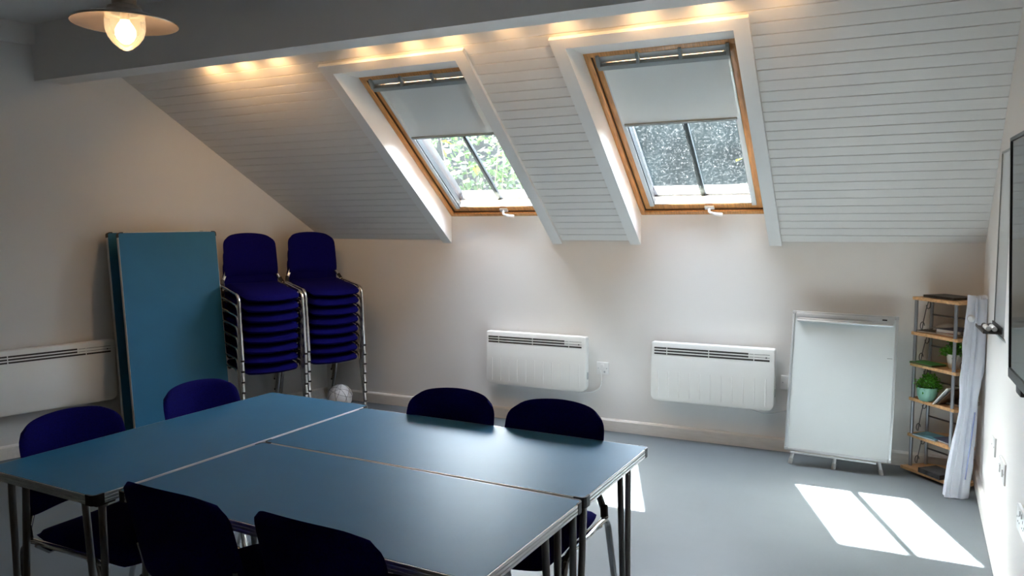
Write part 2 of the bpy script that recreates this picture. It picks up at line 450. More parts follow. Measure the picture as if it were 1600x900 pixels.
MB().lathe([(.064, .028), (.067, .0), (.066, -.025), (.058, -.05), (.042, -.072), (.024, -.088), (.010, -.096), (0, -.098)], 32).build('globe', 'globe_glass', lr)
bu = MB().lathe([(0, -.075), (.012, -.072), (.026, -.060), (.034, -.042), (.034, -.026), (.026, -.010), (.016, .004), (.014, .015), (0, .015)], 24).build('bulb', 'bulb_glow', lr)
MB().lathe([(.0, .04), (.016, .04), (.016, .008), (0, .008)], 16).build('socket', 'lamp_metal', lr)
ld = bpy.data.lights.new('lamp_light', 'POINT'); ld.energy = 1.9; ld.color = (1, .73, .47); ld.shadow_soft_size = .03
lo = bpy.data.objects.new('lamp_light', ld); COL.objects.link(lo); lo.parent = lr; lo.location = (0, 0, -.045)

# ------------------------------------------------------------------ folding tables
def rrect(a, b, r, n=4):
    out = []
    for cx, cy, t0 in ((a-r, b-r, 0), (-a+r, b-r, pi/2), (-a+r, -b+r, pi), (a-r, -b+r, 3*pi/2)):
        out += [(cx+r*cos(t0+pi/2*k/n), cy+r*sin(t0+pi/2*k/n)) for k in range(n+1)]
    return out
def make_table(loc, rot, label, group, Lh=.60, Wh=.2725, folded=False, H=TH):
    T = empty('folding_table', loc, rot, label, 'table', group)
    th = .030
    top = MB(); top.prism(rrect(Lh-.004, Wh-.004, .014), H-.012, H); top.build('tabletop', 'laminate', T, smooth=False)
    MB().prism(rrect(Lh-.01, Wh-.01, .014), H-th+.002, H-.012).build('underside', 'ply', T, smooth=False)
    ed = MB()
    for k in range(3):
        z1 = H-.0005-k*.0098
        for sg in (-1, 1):
            ed.box(-Lh+.03, Lh-.03, sg*(Wh-.004), sg*Wh, z1-.0088, z1, .0012, seg=1)
            ed.box(sg*(Lh-.004), sg*Lh, -Wh+.03, Wh-.03, z1-.0088, z1, .0012, seg=1)
    ed.build('edge_trim', 'table_edge', T, smooth=False)
    for sx in (-1, 1):
        for sy in (-1, 1):
            q = [(Lh-.034, Wh-.005), (Lh-.034, Wh+.001)]+[(Lh-.016+.017*sin(t), Wh-.016+.017*cos(t)) for t in [pi/2*i/4 for i in range(5)]]+[(Lh+.001, Wh-.034), (Lh-.005, Wh-.034)]+[(Lh-.016+.011*cos(t), Wh-.016+.011*sin(t)) for t in [pi/2*i/4 for i in range(5)]]
            MB().prism([(sx*a, sy*b) for a, b in q], H-th, H+.0006).build('corner_cap', 'black_plastic', T, smooth=False)
    for sx in (-1, 1):
        hx = sx*(Lh-.055)
        if not folded:
            MB().tube([(hx, -Wh+.03, H-th-.012), (hx, Wh-.03, H-th-.012)], .011, 10).build('leg_rail', 'table_steel', T)
            for sy in (-1, 1):
                yo, yi = sy*(Wh-.045), sy*(Wh-.125)
                g = MB(); g.tube(arc([(hx, yo, H-th-.008), (hx, yo, .012), (hx, yo-sy*.026, .012), (hx, yi, H-th-.008)], .02, 4), .0105, 10)
                lg = g.build('leg', 'table_steel', T)
                MB().box(hx-.013, hx+.013, yo-sy*.036, yo+sy*.012, .0, .016, .003).build('foot_pad', 'black_plastic', lg)
                MB().box(hx-.03, hx+.03, yo-.02, yo+.02, H-th-.014, H-th+.002, .003).build('hinge', 'black_plastic', lg)
        else:
            zf = H-th-.014 if sx > 0 else H-th-.038
            MB().tube([(hx, -Wh+.03, zf), (hx, Wh-.03, zf)], .011, 10).build('leg_rail', 'table_steel', T)
            for sy in (-1, 1):
                yo, yi = sy*(Wh-.045-(.026 if sx < 0 else 0)), sy*(Wh-.125-(.026 if sx < 0 else 0))
                g = MB(); g.tube(arc([(hx, yo, zf), (hx-sx*.66, yo, zf), (hx-sx*.66, yo-sy*.026, zf), (hx, yi, zf)], .02, 4), .0105, 10)
                g.build('leg', 'table_steel', T)
    return T
GT = 'blue folding tables pushed together'
make_table((-2.689, -3.0715, 0), (0, 0, -.0434+pi/2), 'blue folding table set crossways at the left end of the group', GT)
make_table((-1.792, -2.8219, 0), (0, 0, -.0398), 'blue folding table with two chairs tucked in on the heater side', GT)
make_table((-1.815, -3.377, 0), (0, 0, -.0480), 'blue folding table nearest the camera, two black-looking chairs behind it', GT)
# two more, folded and stood on end against the left wall
wt = V((LSK, 1, 0)).normalized(); wn = V((wt.y, -wt.x, 0))
def leaning(off_top, off_bot, yl, W, Lg, label, H=TH):
    Wh, Lh = W/2, Lg/2
    base = V((lx(yl), yl, 0))+wt*Wh
    lean = off_bot-off_top
    up = (V((0, 0, 1))*sqrt(max(.01, Lg*Lg-lean*lean))-wn*lean).normalized()
    nrm = up.cross(wt); nrm = nrm if nrm.dot(wn) > 0 else -nrm
    ax, ay = up, nrm.cross(up)
    p = base+wn*off_bot+up*(Lh)+V((0, 0, .012))-nrm*H
    m = M((( ax.x, ay.x, nrm.x, p.x), (ax.y, ay.y, nrm.y, p.y), (ax.z, ay.z, nrm.z, p.z), (0, 0, 0, 1)))
    T = make_table((0, 0, 0), (0, 0, 0), label, 'folded tables leaning on the left wall', Lh, Wh, True, H)
    T.matrix_basis = m
    return T
leaning(.085, .235, -1.605, .655, 1.392, 'folded blue table leaning nearest the left wall, mostly hidden by another')
leaning(.215, .365, -1.585, .655, 1.392, 'folded blue table stood on end, outermost of the leaning pair')

# ------------------------------------------------------------------ stacking chairs
def back_pt(u, v, s):
    # gently arched top, rounded upper corners, nearly square lower ones; curved round the sitter and leaning back
    vp = max(0, v)
    wf = (1-.03*(v+1)/2-.15*vp**7-.03*max(0, -v)**6)
    hf = (1-.11*u*u-.10*abs(u)**8) if v > 0 else (1-.05*abs(u)**6)
    uu = u*wf; vv = v*hf
    e = max(0, 1-max(abs(u), abs(v))**6)
    x = .200*uu; h = .150*vv
    z0 = .660+h; t = radians(13)
    cy = -.205-(h+.153)*tan(t)+.052*uu*uu-.022
    th = .0145*sqrt(e)
    return (x, cy+s*th, z0+s*th*sin(t))
def seat_pt(u, v, s):
    wf = (1-.03*(1-v)/2-.12*max(0, v)**5-.06*max(0, -v)**6)
    hf = (1-.16*u*u-.05*abs(u)**8) if v > 0 else (1-.05*abs(u)**6)
    uu = u*wf; vv = v*hf
    e = max(0, 1-max(abs(u), abs(v))**7)
    x = .207*uu; y = .035+.225*vv
    z = .436+.010*v*v*(1 if v < 0 else -1.9)+.006*u*u
    return (x, y, z+s*(.026*sqrt(e)))
def make_chair(loc, rz, label, group):
    R = empty('stacking_chair', loc, (0, 0, rz), label, 'chair', group)
    MB().pillow(seat_pt, 22, 20).build('seat', 'fabric', R)
    MB().pillow(back_pt, 24, 18).build('backrest', 'fabric', R)
    sx_ = .229
    for sx in (-1, 1):
        x = sx*sx_
        front = arc([(x, -.03, .452), (x, .165, .446), (x, .247, .012)], .055, 6)
        l = MB().tube(front, .01, 10, oval=(.0125, .0075), up=(1, 0, 0)).build('leg', 'chrome', R)
        MB().tube([(x, .2470, .012), (x, .2492, .0)], .0125, 8).build('foot_cap', 'black_plastic', l)
        rear = arc([(x, -.03, .452), (x, -.172, .456), (x, -.300, .012)], .05, 6)
        l = MB().tube(rear, .01, 10, oval=(.0125, .0075), up=(1, 0, 0)).build('leg', 'chrome', R)
        MB().tube([(x, -.3000, .012), (x, -.3035, .0)], .0125, 8).build('foot_cap', 'black_plastic', l)
        # back upright: black boot low down, bright strap above it, disappearing into the backrest
        xi = sx*.180
        MB().tube(arc([(x, -.155, .456), (x-sx*.012, -.178, .470), (xi, -.199, .54), (xi, -.213, .60)], .02, 3), .01, 8, oval=(.012, .0055), up=(1, 0, 0)).build('back_upright', 'chrome', R)
        MB().tube([(x-sx*.004, -.160, .459), (x-sx*.016, -.184, .488)], .0115, 8, oval=(.0135, .009), up=(1, 0, 0)).build('joint', 'black_plastic', R)
    c = MB()
    c.tube([(-sx_, .12, .440), (-.19, .12, .407), (.19, .12, .407), (sx_, .12, .440)], .008, 8)
    c.tube([(-sx_, -.12, .444), (-.19, -.12, .409), (.19, -.12, .409), (sx_, -.12, .444)], .008, 8)
    c.build('seat_rail', 'chrome', R)
    return R
GC = 'blue chairs around the tables'
c0 = make_chair((-2.765, -3.345, 0), -pi/2+.03, 'blue chair on the left side of the tables, the one nearest the camera', GC)
dup(c0, (-2.745, -2.805, 0), (0, 0, -pi/2+.02), 'blue chair at the left table in front of the leaning folded tables', GC)
dup(c0, (-1.977, -2.767, 0), (0, 0, pi-.02), 'blue chair on the heater side of the tables, beside the chair stacks', GC)
dup(c0, (-1.55, -2.775, 0), (0, 0, pi-.05), 'blue chair on the heater side of the tables, at the open floor end', GC)
dup(c0, (-2.075, -3.475, 0), (0, 0, -.05), 'black-looking chair seen from behind at the lower left of the tables', GC)
dup(c0, (-1.612, -3.485, 0), (0, 0, -.06), 'black-looking chair seen from behind at the bottom edge, right of its twin', GC)
names = ['topmost', 'second from top', 'third from top', 'fourth from top', 'fourth from bottom', 'third from bottom', 'second from bottom', 'bottom']
fa = radians(-24); fd = V((cos(fa), sin(fa), 0))
for (bx, by, which) in ((-4.545, -.86, 'stack beside the folded tables'), (-4.395, -.365, 'stack in the room corner')):
    for k in range(8):
        tl = radians(1.0*k)      # the stack tips forward a little more with every chair
        pos = V((bx, by, 0))+fd*(.008*k-.44*sin(tl))+V((0, 0, 0.0765*k+.44*(1-cos(tl))))
        dup(c0, pos, (-tl, 0, fa-pi/2), f'{names[7-k]} blue chair of the {which}', 'blue chairs in the '+which)

# ball on the floor under the corner stack
br = MB(); 
b_ = bmesh.new(); bmesh.ops.create_icosphere(b_, subdivisions=4, radius=.098); br._add(b_)
BP = V((-4.29, -.30, .100))
ball = tag(br.build('football', 'ball', loc=BP), 'white ball on the floor under the corner chair stack', 'ball')
sm = MB()
for ax in ((1, 0, .3), (0, 1, .2), (.3, .2, 1), (-.7, .7, .4), (.7, .7, -.5)):
    a = V(ax).normalized(); u = a.orthogonal().normalized(); w_ = a.cross(u)
    for o in (-.35, .35):
        rr = sqrt(1-o*o)*.0985
        sm.tube([a*o*.0985+u*rr*cos(t)+w_*rr*sin(t) for t in [2*pi*i/40 for i in range(41)]], .0011, 5, cap=False)
sm.build('seam', 'ball_seam', ball)

# ------------------------------------------------------------------ panel heaters
def heater(root, Wd, Hh, D=.085, ribs=True):
    """front faces -y locally, origin at the bottom middle on the wall"""
    a = Wd/2
    out = []
    for cx, cz, t0 in ((a-.012, Hh-.012, 0), (-a+.012, Hh-.012, pi/2), (-a+.04, .04, pi), (a-.04, .04, 3*pi/2)):
        r = .012 if cz > .1 else .04
        out += [(cx+r*cos(t0+pi/2*k/5), cz+r*sin(t0+pi/2*k/5)) for k in range(6)]
    b = MB(); b.prism(out, -D, -.02, .008, axis='y'); body = b.build('body', 'heater', root)
    MB().box(-a+.07, a-.07, -.021, 0, .06, Hh-.05).build('wall_bracket', 'heater_dark', root, smooth=False)
    gx0, gx1 = -a+.022, a-.03
    g = MB()
    for k in range(3):
        z = Hh-.037-k*.0185
        x1 = gx1 if k == 2 else gx0+(gx1-gx0)*.825
        g.box(gx0, x1, -D-.0012, -D+.004, z-.0052, z+.0052)
    for k in range(2):
        z = Hh-.037-k*.0185
        g.box(gx0+(gx1-gx0)*.83, gx1, -D-.0012, -D+.004, z-.0015, z+.0008)
    gr = g.build('grille', 'heater_dark', root, smooth=False)
    s = MB()
    for fx in (.115, .487, .87): s.box(gx0+(gx1-gx0)*fx-.0025, gx0+(gx1-gx0)*fx+.0025, -D-.002, -D, Hh-.082, Hh-.030)
    s.build('grille_bar', 'heater', gr, smooth=False)
    MB().box(gx1-.024, gx1-.016, -D-.002, -D, Hh-.059, Hh-.052).build('indicator', 'black_plastic', root, smooth=False)
    if ribs:
        r = MB(); n = 11
        for i in range(n):
            x = -a+.05+(2*a-.1)*i/(n-1)
            r.prism([(x-.004, -D), (x+.004, -D), (x+.0015, -D-.0018), (x-.0015, -D-.0018)], .03, Hh-.19)
        r.build('rib', 'heater', body)
    kx = a+.001
    MB().box(a-.002, a+.003, -.055, -.035, .085, .135, .002).build('switch', 'grey_plastic', root)
h1 = empty('panel_heater', (-2.727, 0, .270), label='white panel heater on the back wall beside a plug plate', cat='heater', group='white electric panel heaters')
heater(h1, .775, .386)
MB().tube(arc([(.26, -.05, .012), (.30, -.05, -.010), (.42, -.03, -.012), (.475, -.02, .03), (.482, -.020, .125), (.470, -.014, .150)], .05, 5), .0045, 8).build('cable', 'cable_white', h1)
h2 = empty('panel_heater', (-1.488, 0, .265), label='white panel heater on the back wall beside the flip chart', cat='heater', group='white electric panel heaters')
heater(h2, .782, .390)
MB().tube(arc([(.22, -.05, .010), (.28, -.05, -.02), (.35, -.04, -.03), (.42, -.02, -.016), (.465, -.004, .0)], .04, 5), .0045, 8).build('cable', 'cable_white', h2)
yc = -2.16
h3 = empty('panel_heater', (lx(yc), yc, .285), (0, 0, math.atan2(wn.y, wn.x)+pi/2), label='long white panel heater on the dim left wall', cat='heater', group='white electric panel heaters')
heater(h3, 1.20, .40, ribs=False)

# ------------------------------------------------------------------ wall plates
def plate(loc, rz, w, h, label, kind, group='white electrical wall plates'):
    """front faces -y locally, lies on the wall"""
    P = empty('wall_socket' if kind == 'socket' else 'switch_plate' if kind != 'blank' else 'blank_plate', loc, (0, 0, rz), label, 'wall plate', group)
    MB().box(-w/2, w/2, -.010, 0, -h/2, h/2, .003).build('plate', 'plate_white', P)
    s = MB()
    for sg in (-1, 1): s.lathe([(0, .0012), (.0035, .0012), (.004, 0), (0, 0)], 10, M.Translation((sg*(w/2-.013), -.010, 0)) @ M.Rotation(pi/2, 4, 'X'))
    s.build('screw', 'grey_plastic', P)
    if kind == 'spur':
        MB().box(-.012, .012, -.0135, -.009, .008, .030, .002).build('fuse_holder', 'plate_white', P)
        MB().box(.010, .022, -.016, -.009, -.030, -.016, .003).build('cable_outlet', 'grey_plastic', P)
    if kind == 'switch':
        for sg in (-1, 1): MB().box(sg*.034-.010, sg*.034+.010, -.0155, -.009, -.016, .016, .003).build('rocker', 'plate_white', P)
    if kind == 'socket':
        for sg in (-1, 1):
            q = MB()
            q.box(sg*.034-.0022, sg*.034+.0022, -.0106, -.0095, .006, .016)
            for d in (-.011, .011): q.box(sg*.034+d-.0035, sg*.034+d+.0035, -.0106, -.0095, -.014, -.009)
            q.build('pin_hole', 'black_plastic', P, smooth=False)
            MB().box(sg*.014-.006, sg*.014+.006, -.0135, -.0095, .016, .034, .002).build('rocker', 'plate_white', P)
    return P
plate((-2.243, 0, .435), 0, .086, .086, 'white fused plate on the back wall with heater cable', 'spur')
plate((-1.025, 0, .440), 0, .086, .086, 'white plate on the back wall half hidden behind the flip chart', 'blank')
RWZ = -pi/2+.025        # faces -x
def rw(y, off): return (rx(y)-off, y)
plate((*rw(-1.07, .0), .447), RWZ, .086, .086, 'small plain white plate on right wall, nearest the shelf unit', 'blank')
plate((*rw(-1.45, .0), .446), RWZ, .146, .086, 'white double plate on right wall, middle of the three', 'switch')
plate((*rw(-2.10, .0), .462), RWZ, .146, .086, 'white double socket on right wall, furthest from the shelf unit', 'socket')

# ------------------------------------------------------------------ flip chart easel leaning back against the wall
FW, FH = .575, .835
fl = radians(9.2)
FR = empty('flip_chart', (-.722, -.232, .075), (-fl, radians(1.0), -.005), 'white flip chart board on short legs leaning by the shelf unit', 'flip chart')
def rr2(a, z0, z1, r, n=5):
    out = []
    for cx, cz, t0 in ((a-r, z1-r, 0), (-a+r, z1-r, pi/2), (-a+r, z0+r, pi), (a-r, z0+r, 3*pi/2)):
        out += [(cx+r*cos(t0+pi/2*k/n), cz+r*sin(t0+pi/2*k/n)) for k in range(n+1)]
    return out
MB().prism(rr2(FW/2-.010, .012, FH-.012, .012), -.020, -.006, axis='y').build('board', 'whiteboard', FR, smooth=False)
fm = MB(); a = FW/2
for sg in (-1, 1): fm.box(sg*a, sg*(a-.015), -.024, .0, .016, FH-.016, .004)
fm.box(-a+.016, a-.016, -.024, 0, 0, .015, .004); fm.box(-a+.016, a-.016, -.024, 0, FH-.015, FH, .004)
fm.build('frame', 'flip_frame', FR)
for sx in (-1, 1):
    for z0 in (0, FH-.02): MB().box(sx*(a+.001), sx*(a-.022), -.0255, .001, z0-.001, z0+.021, .006).build('corner', 'grey_plastic', FR)
cp = MB(); cp.box(-a+.03, a-.025, -.043, -.020, FH-.062, FH-.040, .006); cp.tube([(-a+.03, -.044, FH-.058), (a-.03, -.044, FH-.058)], .006, 8)
clamp = cp.build('paper_clamp', 'flip_frame', FR)
MB().box(-a+.022, a-.022, -.036, -.020, FH-.040, FH-.012, .003).build('clamp_rail', 'flip_frame', FR)
MB().box(a-.085, a-.06, -.0375, -.035, FH-.030, FH-.022).build('badge', 'black_plastic', FR, smooth=False)
MB().box(-a+.035, a-.075, -.042, -.004, -.014, -.004, .003).build('pen_tray', 'flip_frame', FR)
for fx, dx in ((-.225, -.028), (.0, -.012), (.215, .028)):
    lg = MB().tube([(fx, -.006, .05), (fx+dx, -.004, -.074)], .0095, 10).build('leg', 'flip_frame', FR)
    MB().tube([(fx+dx*.75, -.0045, -.045), (fx+dx*1.0, -.004, -.079)], .012, 10).build('foot', 'grey_plastic', lg)
MB().box(a-.05, a-.022, -.0206, -.0196, FH-.245, FH-.243).build('pen_mark', 'black_plastic', FR, smooth=False)

# ------------------------------------------------------------------ corner shelf unit and what is on it
SHZ = [.035, .225, .435, .635, .815, 1.015]
foot = [(-.355, -.100), (-.262, -.024), (-.035, -.024), (-.030, -.275), (-.142, -.345)]
SU = empty('corner_shelf', (0, 0, 0), label='six-tier metal and wood shelf unit in the room corner', cat='shelf')
pp = {'p1': (-.333, -.105), 'p2': (-.252, -.038), 'p3': (-.150, -.322), 'p4': (-.045, -.255)}
for i, z in enumerate(SHZ):
    f = foot if i else [(-.385, -.115), (-.262, -.024), (-.035, -.024), (-.030, -.30), (-.135, -.372)]
    MB().prism(f, z-.018, z, .003).build('shelf', 'shelf_wood', SU, smooth=False)
for k, (x, y) in pp.items():
    r = .0095
    MB().tube([(x, y, .0), (x, y, 1.0)], r, 10).build('post', 'shelf_steel', SU)
# side rails just under each board, back bars and scrollwork
rl = MB()
for i, z in enumerate(SHZ[1:], 1):
    rl.tube([(*pp['p1'], z-.008), (*pp['p2'], z-.008)], .0045, 6); rl.tube([(*pp['p4'], z-.008), (*pp['p3'], z-.008)], .0045, 6)
for z0 in SHZ[:5]:
    for a_, b_ in (('p2', 'p4'),):
        A, B = pp[a_], pp[b_]
        rl.tube([(A[0], A[1], z0+.095), (B[0], B[1]+.0, z0+.095)], .005, 6)
rl.build('rail', 'wire', SU)
def scroll(A, B, z0, z1):
    A, B = V((*A, 0)), V((*B, 0)); d = B-A; pts = []
    def P(t, z): return A+d*t+V((0, 0, z))
    h = z1-z0
    for k in range(9):          # bottom curl
        t = pi*1.5*k/8; pts.append(P(.42-.13*sin(t)*1.0, z0+.030-.022*cos(t)))
    pts = pts[::-1]
    pts += [P(.40+.28*q, z0+.012+(h-.035)*q) for q in (.25, .5, .75)]
    for k in range(9):
        t = pi*1.5*k/8; pts.append(P(.76+.13*sin(t), z0+h-.030+.022*cos(t-pi)*-1))
    return pts
for z0, z1 in zip(SHZ[:-1], SHZ[1:]):
    MB().tube(scroll(pp['p1'], pp['p2'], z0+.002, z1-.02), .0024, 6).build('scrollwork', 'wire', SU)
    MB().tube(scroll(pp['p3'], pp['p4'], z0+.002, z1-.02), .0024, 6).build('scrollwork', 'wire', SU)
# loose reading matter
def booklet(name, c, size, rz, z, m, label, cat, group, pages='paper', bow=0.):
    w_, d_, h_ = size
    o = empty(name, (*c, z), (0, 0, rz), label, cat, group)
    MB().box(-w_/2+.002, w_/2-.003, -d_/2+.002, d_/2-.002, .0012, h_-.0012).build('pages', pages, o, smooth=False)
    cv = MB(); cv.box(-w_/2, w_/2, -d_/2, d_/2, h_-.0012, h_, .0); cv.box(-w_/2, w_/2, -d_/2, d_/2, 0, .0012); cv.box(-w_/2, -w_/2+.0012, -d_/2, d_/2, 0, h_)
    cv.build('cover', m, o, smooth=False)
    return o
dg = math.atan2(-.225, .205)   # along the diagonal front
GM = 'books and magazines on the corner shelf'
booklet('magazine', (-.175, -.15), (.21, .15, .014), dg, SHZ[5]+.0005, 'dark_cover', 'dark magazine lying flat on the top shelf board', 'magazine', GM, 'dark_cover')
booklet('magazine', (-.255, -.115), (.12, .09, .010), dg+.2, SHZ[4]+.0005, 'dark_cover', 'grey booklet on the second tier near the left post', 'magazine', GM)
booklet('magazine', (-.125, -.185), (.15, .17, .016), dg-.1, SHZ[4]+.0005, 'red_cover', 'red-edged magazine lowest in the second tier pile', 'magazine', GM)
booklet('magazine', (-.125, -.185), (.15, .165, .018), dg+.1, SHZ[4]+.017, 'navy_cover', 'dark blue magazine on top of the second tier pile', 'magazine', GM)
# a curled paper bag / envelope lying behind them
en = MB()
eb = bmesh.new(); P = []
for i in range(13):
    row = []
    for j in range(5):
        x = -.075+.15*i/12; y = -.05+.1*j/4
        row.append(eb.verts.new((x, y, .004+.035*sin(pi*i/12)*(.6+.4*j/4))))
    P.append(row)
for i in range(12):
    for j in range(4): eb.faces.new((P[i][j], P[i+1][j], P[i+1][j+1], P[i][j+1]))
bmesh.ops.solidify(eb, geom=list(eb.faces), thickness=.004)
en.bm.free(); en.bm = eb
tag(en.build('paper_bag', 'paper', loc=(-.195, -.105, SHZ[4]+.0125), rot=(0, 0, dg+.3)), 'pale curled paper bag on the second shelf tier', 'paper bag')
booklet('folder', (-.265, -.14), (.16, .105, .010), dg, SHZ[3]+.0005, 'green_cover', 'green folder on the third tier beside the white plant pot', 'folder', GM, 'brown_cover')
# potted plants
def plant(loc, pot, label, R_, H_, rim, leaves, spread):
    o = empty('potted_plant', loc, (0, 0, 0), label, 'plant', 'small potted plants on the corner shelf')
    t = rim
    MB().lathe([(0, 0), (R_*.62, 0), (R_*.74, H_*.08), (R_*.9, H_*.45), (R_, H_*.98), (R_*1.0, H_), (R_-t, H_), (R_*.86-t, H_*.5), (0, H_*.45)], 32).build('pot', pot, o)
    MB().lathe([(0, H_*.86), (R_*.93-t, H_*.86), (R_*.9-t, H_*.80), (0, H_*.80)], 24).build('soil', 'soil', o)
    st = MB(); f = MB(); rnd = random.Random(int(loc[2]*100))
    for i in range(26):
        a = rnd.random()*2*pi; e = rnd.random()**.5
        tip = V((cos(a)*spread*e, sin(a)*spread*e, H_*.95+.062*(1.05-e*e*.7)+rnd.uniform(-.012, .012)))
        st.tube([V((cos(a)*R_*.4*e, sin(a)*R_*.4*e, H_*.84)), tip], .0012, 4, cap=False)
        for k in range(leaves//26):
            d = V((rnd.gauss(0, 1), rnd.gauss(0, 1), rnd.gauss(.3, .8)))
            f.leaf(tip+d.normalized()*rnd.uniform(.0, .016)-V((0, 0, rnd.uniform(0, .03))), d, rnd.uniform(.012, .020), (rnd.gauss(0, .5), rnd.gauss(0, .5), 1), .38)
    st.build('stem', 'leaf_green', o); f.build('foliage', 'leaf_green', o, smooth=False)
plant((-.265, -.165, SHZ[2]), 'pot_green', 'leafy plant in a mint green pot on the fourth tier', .056, .078, .004, 520, .066)
plant((-.135, -.215, SHZ[3]), 'pot_white', 'leafy plant in a white pot on the third tier', .046, .082, .004, 520, .064)
# two booklets standing aslant beside the green pot
for i, (m_, lb) in enumerate((('paper', 'white booklet leaning aslant beside the mint pot, nearer the pot'), ('brown_cover', 'white-paged brown booklet leaning aslant, further from the mint pot'))):
    b = MB(); b.box(-.0025, .0025, -.07, .07, 0, .135)
    o = tag(b.build('booklet', m_ if i else 'paper', smooth=False, loc=(-.195+.022*i, -.20-.004*i, SHZ[2]+.001), rot=(0, radians(40+3*i), radians(-42))), lb, 'booklet', GM)
booklet('magazine', (-.115, -.17), (.15, .15, .014), dg, SHZ[2]+.0005, 'brown_cover', 'brown magazine lying flat at the back of the fourth tier', 'magazine', GM)
booklet('magazine', (-.235, -.155), (.15, .12, .008), dg+.1, SHZ[1]+.0005, 'blue_cover', 'turquoise magazine on the fifth tier near the left post', 'magazine', GM)
booklet('magazine', (-.13, -.20), (.12, .16, .010), dg-.1, SHZ[1]+.0005, 'navy_cover', 'dark blue magazine on the fifth tier behind the front post', 'magazine', GM)
booklet('book', (-.20, -.235), (.15, .125, .026), dg, SHZ[0]+.0005, 'dark_cover', 'black patterned book on the bottom shelf board', 'book', GM, 'dark_cover')

# ------------------------------------------------------------------ crumpled plastic sheet leaning in the corner
def sheet():
    b = bmesh.new(); rnd = random.Random(5)
    path = [(0, (-.135, -.475)), (.12, (-.122, -.46)), (.25, (-.106, -.435)), (.42, (-.086, -.405)), (.58, (-.078, -.385)), (.72, (-.069, -.37)), (.85, (-.062, -.355)), (1., (-.058, -.345))]
    def lerp(t):
        for (a, p), (c, q) in zip(path, path[1:]):
            if a <= t <= c:
                k = (t-a)/(c-a); return (p[0]+(q[0]-p[0])*k, p[1]+(q[1]-p[1])*k)
        return path[-1][1]
    H_ = 1.045; nz, na = 70, 64; rings = []
    wid = lambda t: .060-.010*t+.010*sin(t*9+1)*exp(-((t-.55)/.3)**2) - .012*exp(-((t-.22)/.14)**2)*0
    for j in range(nz+1):
        t = j/nz; cx, cy = lerp(t); ring = []
        for i in range(na):
            a = 2*pi*i/na
            f = 1+.16*sin(3*a+1.3+t*1.2)+.10*sin(5*a-t*2.2+.4)+.035*sin(9*a+t*11)
            f += .12*sin(t*21+a*2)*sin(a*3+1)*exp(-((t-.6)/.26)**2)+.03*sin(t*47+a*5)*sin(a*2+t*9)
            fold = .42*exp(-((((a-4.15-.25*t) + pi) % (2*pi)-pi)/.13)**2)+.36*exp(-((((a-5.2+.2*t)+pi) % (2*pi)-pi)/.13)**2)
            f -= fold
            r = wid(t)*f
            x = cx+r*cos(a)*.88; y = cy+r*sin(a)*.62
            x = min(x, rx(y)-.004)
            z = H_*t+(.012*sin(a*2+.5) if j == nz else 0)+(0 if j else max(0, .006*sin(a*3)))
            ring.append(b.verts.new((x, y, z)))
        rings.append(ring)
    for j in range(nz):
        for i in range(na): b.faces.new((rings[j][i], rings[j][(i+1) % na], rings[j+1][(i+1) % na], rings[j+1][i]))
    # inner roll seen at the top
    inner = []
    for k in range(8):
        cx, cy = lerp(1); s_ = 1-.12*(k+1)
        inner.append([b.verts.new((cx+(v.co.x-cx)*s_, cy+(v.co.y-cy)*s_, v.co.z-.012*(1 if k % 2 == 0 else .2))) for v in rings[-1]])
    prev = rings[-1]
    for r in inner:
        for i in range(na): b.faces.new((prev[i], prev[(i+1) % na], r[(i+1) % na], r[i]))
        prev = r
    b.faces.new(prev); b.faces.new(rings[0][::-1])
    bmesh.ops.recalc_face_normals(b, faces=b.faces)
    m = MB(); m.bm.free(); m.bm = b; return m
sh = sheet().build('plastic_sheet', 'sheet')
tag(sh, 'long roll of crumpled pale blue-white plastic sheet leaning against the shelf', 'plastic sheet')
kb = MB(); kb.lathe([(0, .012), (.012, .011), (.019, .004), (.02, 0), (0, 0)], 20); kb.build('clear_stud', 'clear_knob', sh, loc=(-.086, -.384, .935), rot=(pi/2, 0, -.5))
pt = MB(); pt.tube([(-.088, -.4915, .105), (-.078, -.476, .21), (-.064, -.452, .335), (-.053, -.433, .45)], .010, 8, oval=(.003, .009)); pt.build('blue_stripe', 'sheet_blue', sh)

# ------------------------------------------------------------------ whiteboard, pen tray and television on the right wall
def on_right(name, y0, z0, off, label, cat, group=None):
    return empty(name, (rx(y0)-off, y0, z0), (0, 0, RWZ), label, cat, group)     # local +x runs toward the camera, -y into the room
WBY = -.915
WB = on_right('whiteboard', WBY, .935, 0, 'whiteboard on the right wall partly behind the television', 'whiteboard')
MB().box(.008, 1.792, -.014, 0, .008, .812).build('board', 'whiteboard', WB, smooth=False)
fm = MB(); fm.box(0, 1.8, -.018, 0, 0, .010, .002); fm.box(0, 1.8, -.018, 0, .810, .820, .002); fm.box(0, .010, -.018, 0, .01, .81, .002); fm.box(1.79, 1.8, -.018, 0, .01, .81, .002)
fm.build('frame', 'cassette_grey', WB)
TR = on_right('pen_tray', -.905, .960, .019, 'small black tray fixed at the whiteboard corner', 'pen tray')
t = MB(); t.box(0, .27, -.070, 0, 0, .004, .001); t.box(0, .27, -.070, -.066, 0, .012, .001); t.box(0, .27, -.004, 0, 0, .03, .001); t.build('tray', 'black_plastic', TR)
for i, (lb, m_) in enumerate((('white marker pen in the black tray, nearer the wall', 'plate_white'), ('white marker pen in the black tray, nearer the room', 'plate_white'))):
    d = -.022-.024*i
    pn = on_right('marker_pen', -.905, .976, .019, lb, 'pen', 'marker pens in the whiteboard tray')
    MB().tube([(.12, d, 0), (.225, d, 0)], .0105, 12).build('barrel', m_, pn); MB().tube([(.085, d, 0), (.122, d, 0)], .0112, 12).build('cap', 'black_plastic', pn)
TVY = -2.10; 
TV = on_right('television', TVY, .945, .016, 'large black flat television mounted on the right wall', 'television')
